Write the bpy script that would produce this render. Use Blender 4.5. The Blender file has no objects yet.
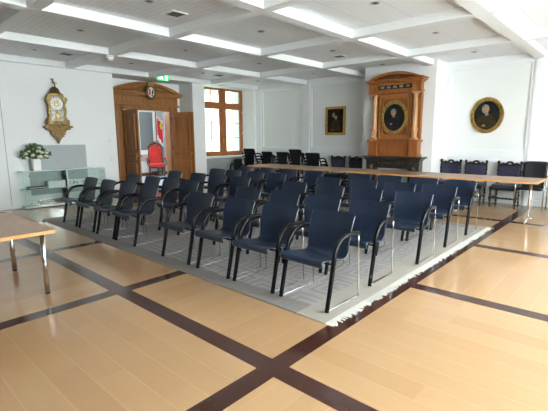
import bpy, bmesh, math, random
from mathutils import Vector, Matrix
random.seed(7)
C = bpy.context.scene.collection
PI = math.pi

# ------------------------------------------------------------------ materials
def mat(name, col, rough=.5, metal=0., coat=0., spec=.5, bump=None, noise=None, trans=0., alpha=1., sheen=0., emit=None, ior=1.45):
    m = bpy.data.materials.new(name); m.use_nodes = True
    nt = m.node_tree; b = nt.nodes['Principled BSDF']
    b.inputs['Base Color'].default_value = (*col, 1); b.inputs['Roughness'].default_value = rough
    b.inputs['Metallic'].default_value = metal; b.inputs['Coat Weight'].default_value = coat
    b.inputs['Coat Roughness'].default_value = .15
    b.inputs['Specular IOR Level'].default_value = spec; b.inputs['IOR'].default_value = ior
    b.inputs['Transmission Weight'].default_value = trans; b.inputs['Sheen Weight'].default_value = sheen
    if emit:
        b.inputs['Emission Color'].default_value = (*emit[0], 1); b.inputs['Emission Strength'].default_value = emit[1]
    if noise or bump:
        tc = nt.nodes.new('ShaderNodeTexCoord')
    if noise:       # (scale, other colour, stretch, detail)
        sc, c2, stretch, det = noise
        mp = nt.nodes.new('ShaderNodeMapping'); mp.inputs['Scale'].default_value = stretch
        n = nt.nodes.new('ShaderNodeTexNoise'); n.inputs['Scale'].default_value = sc; n.inputs['Detail'].default_value = det
        r = nt.nodes.new('ShaderNodeValToRGB')
        r.color_ramp.elements[0].position = .32; r.color_ramp.elements[1].position = .68
        r.color_ramp.elements[0].color = (*col, 1); r.color_ramp.elements[1].color = (*c2, 1)
        nt.links.new(tc.outputs['Object'], mp.inputs['Vector']); nt.links.new(mp.outputs[0], n.inputs['Vector'])
        nt.links.new(n.outputs['Fac'], r.inputs['Fac']); nt.links.new(r.outputs[0], b.inputs['Base Color'])
    if bump:
        n2 = nt.nodes.new('ShaderNodeTexNoise'); n2.inputs['Scale'].default_value = bump[0]; n2.inputs['Detail'].default_value = 3
        bp = nt.nodes.new('ShaderNodeBump'); bp.inputs['Strength'].default_value = bump[1]; bp.inputs['Distance'].default_value = .01
        nt.links.new(tc.outputs['Object'], n2.inputs['Vector']); nt.links.new(n2.outputs['Fac'], bp.inputs['Height'])
        nt.links.new(bp.outputs[0], b.inputs['Normal'])
    return m

M = {}
M['wall'] = mat('wall_paint', (.85, .86, .875), .6, bump=(60, .04), noise=(1.3, (.835, .845, .86), (1, 1, 1), 2))
M['trim'] = mat('trim_paint', (.80, .82, .83), .4)
M['beam'] = mat('beam_paint', (.86, .88, .91), .5)
M['grey_panel'] = mat('grey_panel', (.38, .41, .43), .6, noise=(90, (.46, .49, .51), (1, 1, 1), 2))
M['radiator'] = mat('radiator_grey', (.38, .40, .40), .5)
M['leather'] = mat('navy_leather', (.012, .0205, .044), .40, spec=.32, bump=(260, .10), noise=(5, (.016, .027, .056), (1, 1, 1), 3))
M['edge_glint'] = mat('edge_glint_gloss', (.02, .03, .05), .28, spec=.8, coat=.5)  # glossy tube added along the shell edges to draw a light line
M['leather_black'] = mat('black_leather', (.010, .012, .017), .42, spec=.35, bump=(260, .1))
M['black_tube'] = mat('black_lacquer', (.004, .004, .006), .20, spec=.28)
M['chrome'] = mat('chrome', (.48, .48, .50), .22, metal=1)
M['oak'] = mat('honey_oak', (.36, .120, .022), .36, noise=(3.2, (.23, .066, .011), (9, 9, .7), 5), coat=.25)
M['oak_highlight'] = mat('oak_painted_highlight', (.46, .17, .040), .28, noise=(4, (.34, .11, .022), (8, 8, .8), 4), coat=.4)  # same oak, lightened and glossier to put highlights into the moulding colour
M['oak_light'] = mat('pale_oak', (.56, .31, .14), .35, noise=(4, (.42, .20, .075), (8, 8, .8), 4), coat=.25)
M['door_oak'] = mat('door_oak', (.36, .160, .050), .38, noise=(3.0, (.25, .098, .026), (8, 8, .6), 5), coat=.2)
M['win_wood'] = mat('window_wood', (.42, .135, .035), .35, noise=(4, (.32, .09, .02), (6, 6, .8), 4), coat=.3)
M['gold'] = mat('gilt', (.66, .44, .13), .33, metal=.85, bump=(70, .5), noise=(28, (.30, .18, .05), (1, 1, 1), 4))
M['aged_gilt'] = mat('aged_gilt', (.40, .28, .11), .32, metal=.8, bump=(60, .7), noise=(30, (.09, .055, .02), (1, 1, 1), 4))
M['bronze'] = mat('dark_bronze', (.065, .040, .018), .38, metal=.6, bump=(60, .5), noise=(22, (.26, .16, .055), (1, 1, 1), 3))
M['marble'] = mat('black_marble', (.010, .010, .011), .22, noise=(9, (.05, .038, .028), (1, 1, 2), 6), coat=.3)
M['carved_black'] = mat('carved_black_wood', (.012, .010, .010), .35, bump=(50, .3))
M['uphol'] = mat('navy_upholstery', (.022, .023, .055), .75, sheen=.1, bump=(150, .15))
M['red'] = mat('red_velvet', (.62, .028, .022), .7, sheen=.3)
M['walnut'] = mat('walnut', (.16, .07, .03), .4, noise=(5, (.09, .035, .014), (3, 3, 1), 4))
M['white'] = mat('white_lacquer', (.82, .82, .82), .35)
M['paper'] = mat('white_paper', (.85, .86, .85), .8)
M['canvas_dark'] = mat('canvas_dark', (.007, .008, .007), .6, spec=.15, noise=(6, (.022, .024, .020), (1, 1, 1), 4))
M['canvas_brown'] = mat('canvas_brown', (.008, .005, .004), .6, spec=.15, noise=(7, (.022, .012, .008), (1, 1, 1), 4))
M['skin_paint'] = mat('painted_skin', (.46, .28, .17), .6, spec=.15, noise=(26, (.30, .16, .09), (1, 1, 1), 3))
M['wig_paint'] = mat('painted_wig', (.30, .27, .22), .6, spec=.15, noise=(30, (.16, .14, .11), (1, 1, 1), 3))
M['coat_paint'] = mat('painted_coat', (.010, .012, .020), .6, spec=.15, noise=(12, (.032, .026, .020), (1, 1, 1), 3))
M['armour_paint'] = mat('painted_armour', (.020, .016, .008), .6, spec=.15, noise=(12, (.060, .044, .018), (1, 1, 1), 3))
M['leaf'] = mat('leaf_green', (.045, .11, .030), .5, noise=(12, (.10, .19, .06), (1, 1, 1), 2))
M['petal'] = mat('cream_petal', (.82, .76, .62), .6, noise=(30, (.86, .82, .72), (1, 1, 1), 2))
M['glass_green'] = mat('showcase_glass', (.86, .97, .94), .02, trans=1., ior=1.45)
M['glass_edge'] = mat('glass_edge', (.70, .82, .79), .15, alpha=1.)
M['green_sign'] = mat('green_sign', (.02, .42, .12), .5, emit=((.03, .55, .16), .8))
M['sign_white'] = mat('sign_white', (.9, .95, .9), .5, emit=((.9, 1, .9), .8))
M['dark_vent'] = mat('vent_grey', (.22, .21, .20), .7)
M['spot_metal'] = mat('spot_nickel', (.55, .55, .55), .3, metal=.8)
M['black_hole'] = mat('dark_bulb', (.05, .05, .05), .3)
M['fringe'] = mat('white_fringe', (.58, .57, .54), .9)
M['yellow'] = mat('yellow_cloth', (.80, .55, .04), .8)
M['red_cloth'] = mat('red_cloth', (.65, .03, .04), .8)
M['white_cloth'] = mat('white_cloth', (.85, .85, .85), .8)
M['ink'] = mat('black_ink', (.03, .03, .03), .6)
M['blue_carpet'] = mat('blue_carpet', (.34, .42, .52), .5, noise=(30, (.38, .46, .56), (1, 1, 1), 2))
M['sage'] = mat('sage_paint', (.42, .44, .37), .6)
M['book'] = mat('old_book', (.24, .17, .12), .6, noise=(25, (.16, .11, .08), (1, 1, 1), 3))
M['dark_book'] = mat('dark_album', (.06, .055, .05), .5)
M['facade'] = mat('render_facade', (.72, .79, .735), .8, noise=(2, (.66, .74, .68), (1, 1, 1), 3))
M['facade_glass'] = mat('facade_glass', (.25, .32, .32), .2)
M['pavement'] = mat('bounce_paving', (.92, .92, .90), .8)  # unseen ground, paled to bounce daylight up onto the ceiling
M['table_top'] = mat('beech_top', (.40, .245, .155), .36, noise=(3.5, (.35, .21, .125), (1, 9, 9), 4), coat=.15)
M['table_edge'] = mat('beech_edge', (.60, .30, .10), .45)
M['steel'] = mat('polished_steel', (.75, .76, .78), .22, metal=1)
M['inlay'] = mat('inlay_panel', (.10, .17, .16), .3, noise=(14, (.30, .32, .22), (1, 1, 1), 3))

# window glass (thin, refraction-free so daylight comes through)
g = bpy.data.materials.new('pane_glass'); g.use_nodes = True; nt = g.node_tree
for n in list(nt.nodes): nt.nodes.remove(n)
o_ = nt.nodes.new('ShaderNodeOutputMaterial'); t_ = nt.nodes.new('ShaderNodeBsdfTransparent'); gl = nt.nodes.new('ShaderNodeBsdfGlossy')
t_.inputs[0].default_value = (.95, 1, .97, 1); gl.inputs['Roughness'].default_value = .02
mx = nt.nodes.new('ShaderNodeMixShader'); mx.inputs[0].default_value = .06
nt.links.new(t_.outputs[0], mx.inputs[1]); nt.links.new(gl.outputs[0], mx.inputs[2]); nt.links.new(mx.outputs[0], o_.inputs[0])
M['pane'] = g
g2 = g.copy(); g2.name = 'cabinet_glass'
for n in g2.node_tree.nodes:
    if n.type == 'BSDF_TRANSPARENT': n.inputs[0].default_value = (.94, .985, .97, 1)
    if n.type == 'MIX_SHADER': n.inputs[0].default_value = .07
M['cab_glass'] = g2

def nodes_of(m): return m.node_tree.nodes, m.node_tree.links
def MATH(nt, op, a, b=None, c=None):
    n = nt.nodes.new('ShaderNodeMath'); n.operation = op
    for i, v in enumerate((a, b, c)):
        if v is None: continue
        if isinstance(v, (int, float)): n.inputs[i].default_value = v
        else: nt.links.new(v, n.inputs[i])
    return n.outputs[0]
def MIXC(nt, f, a, b):
    n = nt.nodes.new('ShaderNodeMix'); n.data_type = 'RGBA'
    for k, v in ((0, f), (6, a), (7, b)):
        if isinstance(v, (int, float)): n.inputs[k].default_value = v
        elif isinstance(v, tuple): n.inputs[k].default_value = (*v, 1)
        else: nt.links.new(v, n.inputs[k])
    return n.outputs[2]

G = 2.053; GX = -1.65; GY = 1.80; SW = .152
def floor_mat():
    m = bpy.data.materials.new('parquet'); m.use_nodes = True; nt = m.node_tree; b = nt.nodes['Principled BSDF']
    tc = nt.nodes.new('ShaderNodeTexCoord'); s = nt.nodes.new('ShaderNodeSeparateXYZ'); nt.links.new(tc.outputs['Object'], s.inputs[0])
    x, y = s.outputs[0], s.outputs[1]
    u = MATH(nt, 'DIVIDE', MATH(nt, 'SUBTRACT', x, GX), G); v = MATH(nt, 'DIVIDE', MATH(nt, 'SUBTRACT', y, GY), G)
    iu = MATH(nt, 'FLOOR', u); iv = MATH(nt, 'FLOOR', v)
    du = MATH(nt, 'ABSOLUTE', MATH(nt, 'SUBTRACT', MATH(nt, 'FRACT', MATH(nt, 'ADD', u, .5)), .5))
    dv = MATH(nt, 'ABSOLUTE', MATH(nt, 'SUBTRACT', MATH(nt, 'FRACT', MATH(nt, 'ADD', v, .5)), .5))
    su = MATH(nt, 'LESS_THAN', du, SW / 2 / G); sv = MATH(nt, 'LESS_THAN', dv, SW / 2 / G)
    stripe = MATH(nt, 'MAXIMUM', su, sv)
    par = MATH(nt, 'FLOORED_MODULO', MATH(nt, 'ADD', iu, iv), 2)      # 0: planks along x
    along = MATH(nt, 'ADD', MATH(nt, 'MULTIPLY', x, MATH(nt, 'SUBTRACT', 1, par)), MATH(nt, 'MULTIPLY', y, par))
    across = MATH(nt, 'ADD', MATH(nt, 'MULTIPLY', y, MATH(nt, 'SUBTRACT', 1, par)), MATH(nt, 'MULTIPLY', x, par))
    PW = .19
    row = MATH(nt, 'FLOOR', MATH(nt, 'DIVIDE', across, PW))
    wn = nt.nodes.new('ShaderNodeTexWhiteNoise'); wn.noise_dimensions = '1D'; nt.links.new(row, wn.inputs['W'])
    seg = MATH(nt, 'FLOOR', MATH(nt, 'ADD', MATH(nt, 'DIVIDE', along, 1.3), MATH(nt, 'MULTIPLY', wn.outputs['Value'], 7)))
    cm = nt.nodes.new('ShaderNodeCombineXYZ'); nt.links.new(row, cm.inputs[0]); nt.links.new(seg, cm.inputs[1]); nt.links.new(MATH(nt, 'ADD', iu, MATH(nt, 'MULTIPLY', iv, 17)), cm.inputs[2])
    w2 = nt.nodes.new('ShaderNodeTexWhiteNoise'); w2.noise_dimensions = '3D'; nt.links.new(cm.outputs[0], w2.inputs['Vector'])
    # grain
    cg = nt.nodes.new('ShaderNodeCombineXYZ'); nt.links.new(MATH(nt, 'MULTIPLY', along, 1.6), cg.inputs[0]); nt.links.new(MATH(nt, 'MULTIPLY', across, 9), cg.inputs[1]); nt.links.new(seg, cg.inputs[2])
    ng = nt.nodes.new('ShaderNodeTexNoise'); ng.inputs['Scale'].default_value = 1.4; ng.inputs['Detail'].default_value = 5; nt.links.new(cg.outputs[0], ng.inputs['Vector'])
    base = MIXC(nt, w2.outputs['Value'], (.405, .245, .128), (.45, .285, .155))
    base = MIXC(nt, MATH(nt, 'MULTIPLY', ng.outputs['Fac'], .5), base, (.385, .215, .10))
    edge = MATH(nt, 'ABSOLUTE', MATH(nt, 'SUBTRACT', MATH(nt, 'FRACT', MATH(nt, 'DIVIDE', across, PW)), .5))
    joint = MATH(nt, 'GREATER_THAN', edge, .487)
    base = MIXC(nt, MATH(nt, 'MULTIPLY', joint, .35), base, (.60, .40, .24))
    n3 = nt.nodes.new('ShaderNodeTexNoise'); n3.inputs['Scale'].default_value = 9; n3.inputs['Detail'].default_value = 4; nt.links.new(tc.outputs['Object'], n3.inputs['Vector'])
    dark = MIXC(nt, n3.outputs['Fac'], (.030, .011, .008), (.070, .026, .019))
    col = MIXC(nt, stripe, base, dark); nt.links.new(col, b.inputs['Base Color'])
    rg = MATH(nt, 'ADD', .13, MATH(nt, 'MULTIPLY', n3.outputs['Fac'], .09)); nt.links.new(rg, b.inputs['Roughness'])
    b.inputs['Coat Weight'].default_value = .15; b.inputs['Coat Roughness'].default_value = .10
    return m
M['floor'] = floor_mat()

def ceil_mat():
    m = bpy.data.materials.new('ceiling_boards'); m.use_nodes = True; nt = m.node_tree; b = nt.nodes['Principled BSDF']; b.inputs['Roughness'].default_value = .6
    tc = nt.nodes.new('ShaderNodeTexCoord'); s = nt.nodes.new('ShaderNodeSeparateXYZ'); nt.links.new(tc.outputs['Object'], s.inputs[0])
    e = MATH(nt, 'FRACT', MATH(nt, 'DIVIDE', s.outputs[1], .095)); j = MATH(nt, 'LESS_THAN', e, .12)
    e2 = MATH(nt, 'FRACT', MATH(nt, 'ADD', MATH(nt, 'DIVIDE', s.outputs[0], .62), .3)); j2 = MATH(nt, 'LESS_THAN', e2, .02)
    jj = MATH(nt, 'MAXIMUM', j, j2)
    nt.links.new(MIXC(nt, jj, (.86, .88, .92), (.70, .72, .76)), b.inputs['Base Color'])
    return m
M['ceiling'] = ceil_mat()

def rug_mat():
    m = bpy.data.materials.new('rug_wool'); m.use_nodes = True; nt = m.node_tree; b = nt.nodes['Principled BSDF']
    b.inputs['Roughness'].default_value = .8; b.inputs['Sheen Weight'].default_value = .0
    tc = nt.nodes.new('ShaderNodeTexCoord'); s = nt.nodes.new('ShaderNodeSeparateXYZ'); nt.links.new(tc.outputs['Object'], s.inputs[0])
    x, y = s.outputs[0], s.outputs[1]
    def cell(v, k): return MATH(nt, 'SUBTRACT', MATH(nt, 'FRACT', MATH(nt, 'DIVIDE', v, k)), .5)
    cx, cy = cell(x, .52), cell(y, .62)
    d = MATH(nt, 'MAXIMUM', MATH(nt, 'ABSOLUTE', MATH(nt, 'ADD', cx, MATH(nt, 'MULTIPLY', MATH(nt, 'GREATER_THAN', cy, 0), .07))), MATH(nt, 'ABSOLUTE', cy))
    st = MATH(nt, 'GREATER_THAN', MATH(nt, 'FRACT', MATH(nt, 'MULTIPLY', d, 7)), .62)
    n = nt.nodes.new('ShaderNodeTexNoise'); n.inputs['Scale'].default_value = 6; n.inputs['Detail'].default_value = 5; nt.links.new(tc.outputs['Object'], n.inputs['Vector'])
    a = MIXC(nt, n.outputs['Fac'], (.262, .246, .244), (.36, .342, .340))
    col = MIXC(nt, MATH(nt, 'MULTIPLY', st, .42), a, (.145, .130, .128))
    # plain border
    bd = MATH(nt, 'GREATER_THAN', MATH(nt, 'ABSOLUTE', x), 2.88); bd2 = MATH(nt, 'GREATER_THAN', MATH(nt, 'ABSOLUTE', y), 2.10)
    col = MIXC(nt, MATH(nt, 'MULTIPLY', bd2, .85), col, (.19, .175, .17))
    col = MIXC(nt, MATH(nt, 'MULTIPLY', bd, .85), col, (.34, .305, .265))
    nt.links.new(col, b.inputs['Base Color'])
    n2 = nt.nodes.new('ShaderNodeTexNoise'); n2.inputs['Scale'].default_value = 400; nt.links.new(tc.outputs['Object'], n2.inputs['Vector'])
    bp = nt.nodes.new('ShaderNodeBump'); bp.inputs['Strength'].default_value = .3; bp.inputs['Distance'].default_value = .004
    nt.links.new(n2.outputs['Fac'], bp.inputs['Height']); nt.links.new(bp.outputs[0], b.inputs['Normal'])
    return m
M['rug'] = rug_mat()

def lattice_mat():
    m = bpy.data.materials.new('leaded_glass'); m.use_nodes = True; nt = m.node_tree; b = nt.nodes['Principled BSDF']; b.inputs['Roughness'].default_value = .3
    tc = nt.nodes.new('ShaderNodeTexCoord'); s = nt.nodes.new('ShaderNodeSeparateXYZ'); nt.links.new(tc.outputs['Object'], s.inputs[0])
    p = MATH(nt, 'ADD', s.outputs[1], s.outputs[2]); q = MATH(nt, 'SUBTRACT', s.outputs[1], s.outputs[2])
    a = MATH(nt, 'LESS_THAN', MATH(nt, 'FRACT', MATH(nt, 'DIVIDE', p, .13)), .22); c = MATH(nt, 'LESS_THAN', MATH(nt, 'FRACT', MATH(nt, 'DIVIDE', q, .13)), .22)
    nt.links.new(MIXC(nt, MATH(nt, 'MAXIMUM', a, c), (.13, .16, .165), (.25, .28, .28)), b.inputs['Base Color'])
    return m
M['lattice'] = lattice_mat()

# ------------------------------------------------------------------ mesh builder
class MB:
    def __init__(s): s.v = []; s.f = []; s.sm = []
    def add(s, vs, fs, smooth=False):
        o = len(s.v); s.v += [tuple(p) for p in vs]
        for f in fs: s.f.append(tuple(i + o for i in f)); s.sm.append(smooth)
        return s
    def box(s, x0, x1, y0, y1, z0, z1):
        vs = [(x, y, z) for z in (z0, z1) for y in (y0, y1) for x in (x0, x1)]
        return s.add(vs, [(0, 2, 3, 1), (4, 5, 7, 6), (0, 1, 5, 4), (2, 6, 7, 3), (0, 4, 6, 2), (1, 3, 7, 5)])
    def prism(s, pts, plane, c0, c1, smooth=False):
        f = {'xy': lambda a, b, c: (a, b, c), 'xz': lambda a, b, c: (a, c, b), 'yz': lambda a, b, c: (c, a, b)}[plane]
        n = len(pts); vs = [f(a, b, c0) for a, b in pts] + [f(a, b, c1) for a, b in pts]
        fs = [tuple(range(n)), tuple(range(2 * n - 1, n - 1, -1))] + [(i, i + n, (i + 1) % n + n, (i + 1) % n) for i in range(n)]
        return s.add(vs, fs)
    def ring(s, outer, inner, plane, c0, c1):          # frame between two outlines with the same count
        f = {'xy': lambda a, b, c: (a, b, c), 'xz': lambda a, b, c: (a, c, b), 'yz': lambda a, b, c: (c, a, b)}[plane]
        n = len(outer); vs = [f(a, b, c0) for a, b in outer] + [f(a, b, c0) for a, b in inner] + [f(a, b, c1) for a, b in outer] + [f(a, b, c1) for a, b in inner]
        fs = []
        for i in range(n):
            j = (i + 1) % n
            fs += [(i, j, n + j, n + i), (2 * n + i, 3 * n + i, 3 * n + j, 2 * n + j), (i, 2 * n + i, 2 * n + j, j), (n + i, n + j, 3 * n + j, 3 * n + i)]
        return s.add(vs, fs)
    def tube(s, pts, r, n=8, caps=True):
        pts = [Vector(p) for p in pts]; R = r if isinstance(r, (list, tuple)) else [r] * len(pts)
        vs = []; prev = None
        for i, p in enumerate(pts):
            t = (pts[min(i + 1, len(pts) - 1)] - pts[max(i - 1, 0)]).normalized()
            if prev is None:
                a = Vector((1, 0, 0)) if abs(t.x) < .9 else Vector((0, 1, 0)); u = t.cross(a).normalized()
            else: u = (prev - t * prev.dot(t)).normalized()
            prev = u; w = t.cross(u)
            for k in range(n):
                an = 2 * PI * k / n; vs.append(p + (u * math.cos(an) + w * math.sin(an)) * R[i])
        m = len(pts); fs = [(i * n + k, i * n + (k + 1) % n, (i + 1) * n + (k + 1) % n, (i + 1) * n + k) for i in range(m - 1) for k in range(n)]
        s.add(vs, fs, True); 
        if caps: s.add([], []); o = len(s.v) - len(vs); s.f += [tuple(o + k for k in range(n))[::-1], tuple(o + (m - 1) * n + k for k in range(n))]; s.sm += [False, False]
        return s
    def lathe(s, prof, c, n=16, axis='z'):
        vs = []
        for r, h in prof:
            for k in range(n):
                a = 2 * PI * k / n; p = (r * math.cos(a), r * math.sin(a), h)
                if axis == 'x': p = (h, p[0], p[1])
                if axis == 'y': p = (p[0], h, p[1])
                vs.append((c[0] + p[0], c[1] + p[1], c[2] + p[2]))
        m = len(prof); fs = [(i * n + k, i * n + (k + 1) % n, (i + 1) * n + (k + 1) % n, (i + 1) * n + k) for i in range(m - 1) for k in range(n)]
        o = len(s.v); s.add(vs, fs, True)
        s.f += [tuple(o + k for k in range(n))[::-1], tuple(o + (m - 1) * n + k for k in range(n))]; s.sm += [False, False]
        return s
    def ball(s, c, r, n=12, m=8):
        rx, ry, rz = r if isinstance(r, (tuple, list)) else (r, r, r)
        prof = []
        vs = [(c[0], c[1], c[2] - rz)]
        for i in range(1, m):
            th = PI * i / m
            for k in range(n):
                a = 2 * PI * k / n; vs.append((c[0] + rx * math.sin(th) * math.cos(a), c[1] + ry * math.sin(th) * math.sin(a), c[2] - rz * math.cos(th)))
        vs.append((c[0], c[1], c[2] + rz)); L = len(vs) - 1
        fs = [(0, 1 + (k + 1) % n, 1 + k) for k in range(n)]
        fs += [(1 + i * n + k, 1 + i * n + (k + 1) % n, 1 + (i + 1) * n + (k + 1) % n, 1 + (i + 1) * n + k) for i in range(m - 2) for k in range(n)]
        fs += [(L, 1 + (m - 2) * n + k, 1 + (m - 2) * n + (k + 1) % n) for k in range(n)]
        return s.add(vs, fs, True)
    def build(s, name, m, parent=None, bevel=0, loc=None, rotz=0):
        me = bpy.data.meshes.new(name); me.from_pydata(s.v, [], s.f); me.update()
        bm = bmesh.new(); bm.from_mesh(me); bmesh.ops.recalc_face_normals(bm, faces=bm.faces); bm.to_mesh(me); bm.free()
        for p, q in zip(me.polygons, s.sm): p.use_smooth = q
        me.materials.append(m if not isinstance(m, str) else M[m])
        o = bpy.data.objects.new(name, me); C.objects.link(o)
        if parent: o.parent = parent
        if loc: o.location = loc
        if rotz: o.rotation_euler.z = rotz
        if bevel:
            b = o.modifiers.new('bevel', 'BEVEL'); b.width = bevel; b.segments = 2; b.limit_method = 'ANGLE'
        return o
def BX(*a): return MB().box(*a)
def tag(o, label=None, cat=None, group=None, kind=None):
    if label: o['label'] = label
    if cat: o['category'] = cat
    if group: o['group'] = group
    if kind: o['kind'] = kind
    return o
def thing(name, loc=(0, 0, 0), rz=0, label=None, cat=None, group=None, kind=None):
    o = bpy.data.objects.new(name, None); C.objects.link(o); o.location = loc; o.rotation_euler.z = rz
    o.empty_display_size = .1
    return tag(o, label, cat, group, kind)
def struct(name, mb, m, bevel=0): return tag(mb.build(name, m, bevel=bevel), kind='structure')
def dup(root, loc, rz, label, group=None):
    r = root.copy(); C.objects.link(r); r.location = loc; r.rotation_euler.z = rz; r['label'] = label
    if group: r['group'] = group
    for ch in list(root.children):
        c = ch.copy(); C.objects.link(c); c.parent = r
        for gch in list(ch.children):
            d = gch.copy(); C.objects.link(d); d.parent = c
    return r
def ell(cx, cz, rx, rz, n=36): return [(cx + rx * math.cos(2 * PI * k / n), cz + rz * math.sin(2 * PI * k / n)) for k in range(n)]
def rect(a0, a1, b0, b1): return [(a0, b0), (a1, b0), (a1, b1), (a0, b1)]
def arc(c, r, a0, a1, n): return [(c[0] + r * math.cos(math.radians(a0 + (a1 - a0) * k / n)), c[1] + r * math.sin(math.radians(a0 + (a1 - a0) * k / n))) for k in range(n + 1)]

# ------------------------------------------------------------------ room shell
XL, YB, XR, YF = -9.93, 10.13, 1.9, -3.4
ZB, ZC = 3.07, 3.195
XD = -10.60      # door recess wall
XW = -10.38      # plane of the window
struct('floor', BX(XD - .25, XR + .2, YF - .2, YB + .2, -.1, 0), 'floor')
struct('ceiling', BX(XD - .25, XR + .2, YF - .2, YB + .2, ZC, ZC + .15), 'ceiling')
wl = MB()
wl.box(XL - .7, XL, YF - .2, 5.01, 0, ZC)                       # clock wall
DY0, DY1, DZ = 5.47, 7.07, 2.27                                  # door opening
wl.box(XD - .25, XD, 5.01, DY0, 0, ZC); wl.box(XD - .25, XD, DY1, 7.43, 0, ZC); wl.box(XD - .25, XD, DY0, DY1, DZ, ZC)
wl.box(XD - .25, XL, 7.43, 7.87, 0, ZC)                          # pier between door and window
WY0, WY1, WZ0, WZ1 = 7.87, 9.86, .90, 3.07
wl.box(XW - .45, XW + .0, WY0, WY1, 0, WZ0)                      # spandrel below the window
wl.box(XW - .45, XW, WY0, 8.02, WZ0, ZC); wl.box(XW - .45, XW, WY0, WY1, 3.12, ZC)
wl.prism([(XW - .45, 9.86), (XW, 9.86), (XL, 9.97), (XL, YB + .2), (XW - .45, YB + .2)], 'xy', 0, ZC)
struct('wall_left', wl, 'wall')
struct('trim_1', BX(XW - .02, XL - .02, WY0, WY1 + .04, .865, .90), 'trim')    # window sill board
wb = MB(); wb.box(XL - .7, XR + .2, YB, YB + .2, 0, ZC)
struct('wall_back', wb, 'wall')
struct('wall_chimney', BX(-5.36, -3.57, 9.36, YB, 0, ZC), 'wall')
# right wall with daylight windows
def wall_with_holes(mb, lo, hi, c0, c1, holes, z0, z1, axis):
    def bx(a0, a1, b0, b1):
        if a1 - a0 < 1e-4: return
        mb.box(c0, c1, a0, a1, b0, b1) if axis == 'y' else mb.box(a0, a1, c0, c1, b0, b1)
    p = lo
    for h0, h1 in holes:
        bx(p, h0, 0, ZC); bx(h0, h1, 0, z0); bx(h0, h1, z1, ZC); p = h1
    bx(p, hi, 0, ZC)
RW = [(k - .70, k + .70) for k in (.6, 2.97, 5.04, 7.10)]
mb = MB(); wall_with_holes(mb, YF - .2, YB + .2, XR, XR + .3, RW, .85, 3.02, 'y'); struct('wall_right', mb, 'wall')
FW = [(k - .8, k + .8) for k in (-.65, -2.7, -4.75, -6.8)]  # unseen front windows, added and widened to brighten back wall and left side
mb = MB(); wall_with_holes(mb, XL - .7, XR + .3, YF - .3, YF, FW, .85, 3.02, 'x'); struct('wall_front', mb, 'wall')
wn = 1
def casement(name, along0, along1, z0, z1, c, axis, m='white'):
    w = thing(name, kind='structure')
    f = {'y': 'yz', 'x': 'xz'}[axis]; mid = (along0 + along1) / 2
    mb = MB().ring(rect(along0, along1, z0, z1), rect(along0 + .07, along1 - .07, z0 + .07, z1 - .07), f, c - .03, c + .04)
    def bb(a0, a1, b0, b1, d0, d1):
        mb.box(d0, d1, a0, a1, b0, b1) if axis == 'y' else mb.box(a0, a1, d0, d1, b0, b1)
    bb(mid - .04, mid + .04, z0 + .06, z1 - .06, c - .025, c + .05)
    bb(along0 + .06, along1 - .06, z0 + 1.5, z0 + 1.56, c - .02, c + .04)
    mb.build('window_frame', m, w)
    p = MB(); p.box(c - .004, c + .004, along0 + .05, along1 - .05, z0 + .05, z1 - .05) if axis == 'y' else p.box(along0 + .05, along1 - .05, c - .004, c + .004, z0 + .05, z1 - .05)
    p.build('pane', 'pane', w)
for a, b in RW: wn += 1; casement('window_%d' % wn, a, b, .85, 3.02, XR + .2, 'y')
for a, b in FW: wn += 1; casement('window_%d' % wn, a, b, .85, 3.02, YF - .2, 'x')

# the wooden window beside the door
w1 = thing('window_1', kind='structure')
wx = XW - .02; a0, a1, z0, z1 = 8.02, 9.85, .90, 3.12
fr = MB().ring(rect(a0, a1, z0, z1), rect(a0 + .07, a1 - .07, z0 + .10, z1 - .07), 'yz', wx - .06, wx + .03)
ymid = 8.98
fr.box(wx - .06, wx + .05, ymid - .085, ymid + .085, z0 + .05, z1 - .05)      # central posts
fr.box(wx - .06, wx + .045, a0 + .05, a1 - .05, 2.46, 2.58)                    # transom
fr.build('window_frame', 'win_wood', w1, bevel=.006)
for (s0, s1) in ((a0 + .07, ymid - .085), (ymid + .085, a1 - .07)):
    for (b0, b1, rows) in ((z0 + .10, 2.46, 3), (2.58, z1 - .07, 1)):
        sash = MB().ring(rect(s0, s1, b0, b1), rect(s0 + .045, s1 - .045, b0 + .045, b1 - .045), 'yz', wx - .045, wx + .015)
        cm = (s0 + s1) / 2; sash.box(wx - .02, wx, cm - .012, cm + .012, b0 + .04, b1 - .04)
        for r in range(1, rows):
            zz = b0 + (b1 - b0) * r / rows; sash.box(wx - .02, wx, s0 + .04, s1 - .04, zz - .011, zz + .011)
        so = sash.build('sash', 'win_wood', w1)
        BX(wx - .012, wx - .006, s0 + .04, s1 - .04, b0 + .04, b1 - .04).build('pane', 'pane', so)
for yy in (ymid - .055, ymid + .055):
    hd = MB(); hd.lathe([(.012, 0), (.012, .04)], (wx + .05, yy, 1.42), 8, 'x'); hd.tube([(wx + .085, yy, 1.43), (wx + .085, yy, 1.32)], .009, 6)
    hd.build('window_handle', 'gold', w1)
for zz in (2.3, 1.6, 1.05):
    MB().tube([(wx + .04, a1 - .035, zz), (wx + .04, a1 - .035, zz + .07)], .011, 6).build('hinge', 'white', w1)
# radiator panel in the niche below
ra = thing('radiator', (XW + .05, 8.45, 0), label='grey flat panel radiator under the wooden window', cat='radiator')
BX(0, .07, -.55, 1.32, .12, .80).build('panel', 'radiator', ra, bevel=.01)
mbx = MB()
for k in range(40): mbx.box(.0, .074, -.53 + k * .046, -.515 + k * .046, .80, .812)
mbx.build('grille', 'radiator', ra)
BX(.0, .04, -.45, -.40, 0, .12).build('foot', 'radiator', ra); BX(.0, .04, 1.17, 1.22, 0, .12).build('foot', 'radiator', ra)

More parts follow.
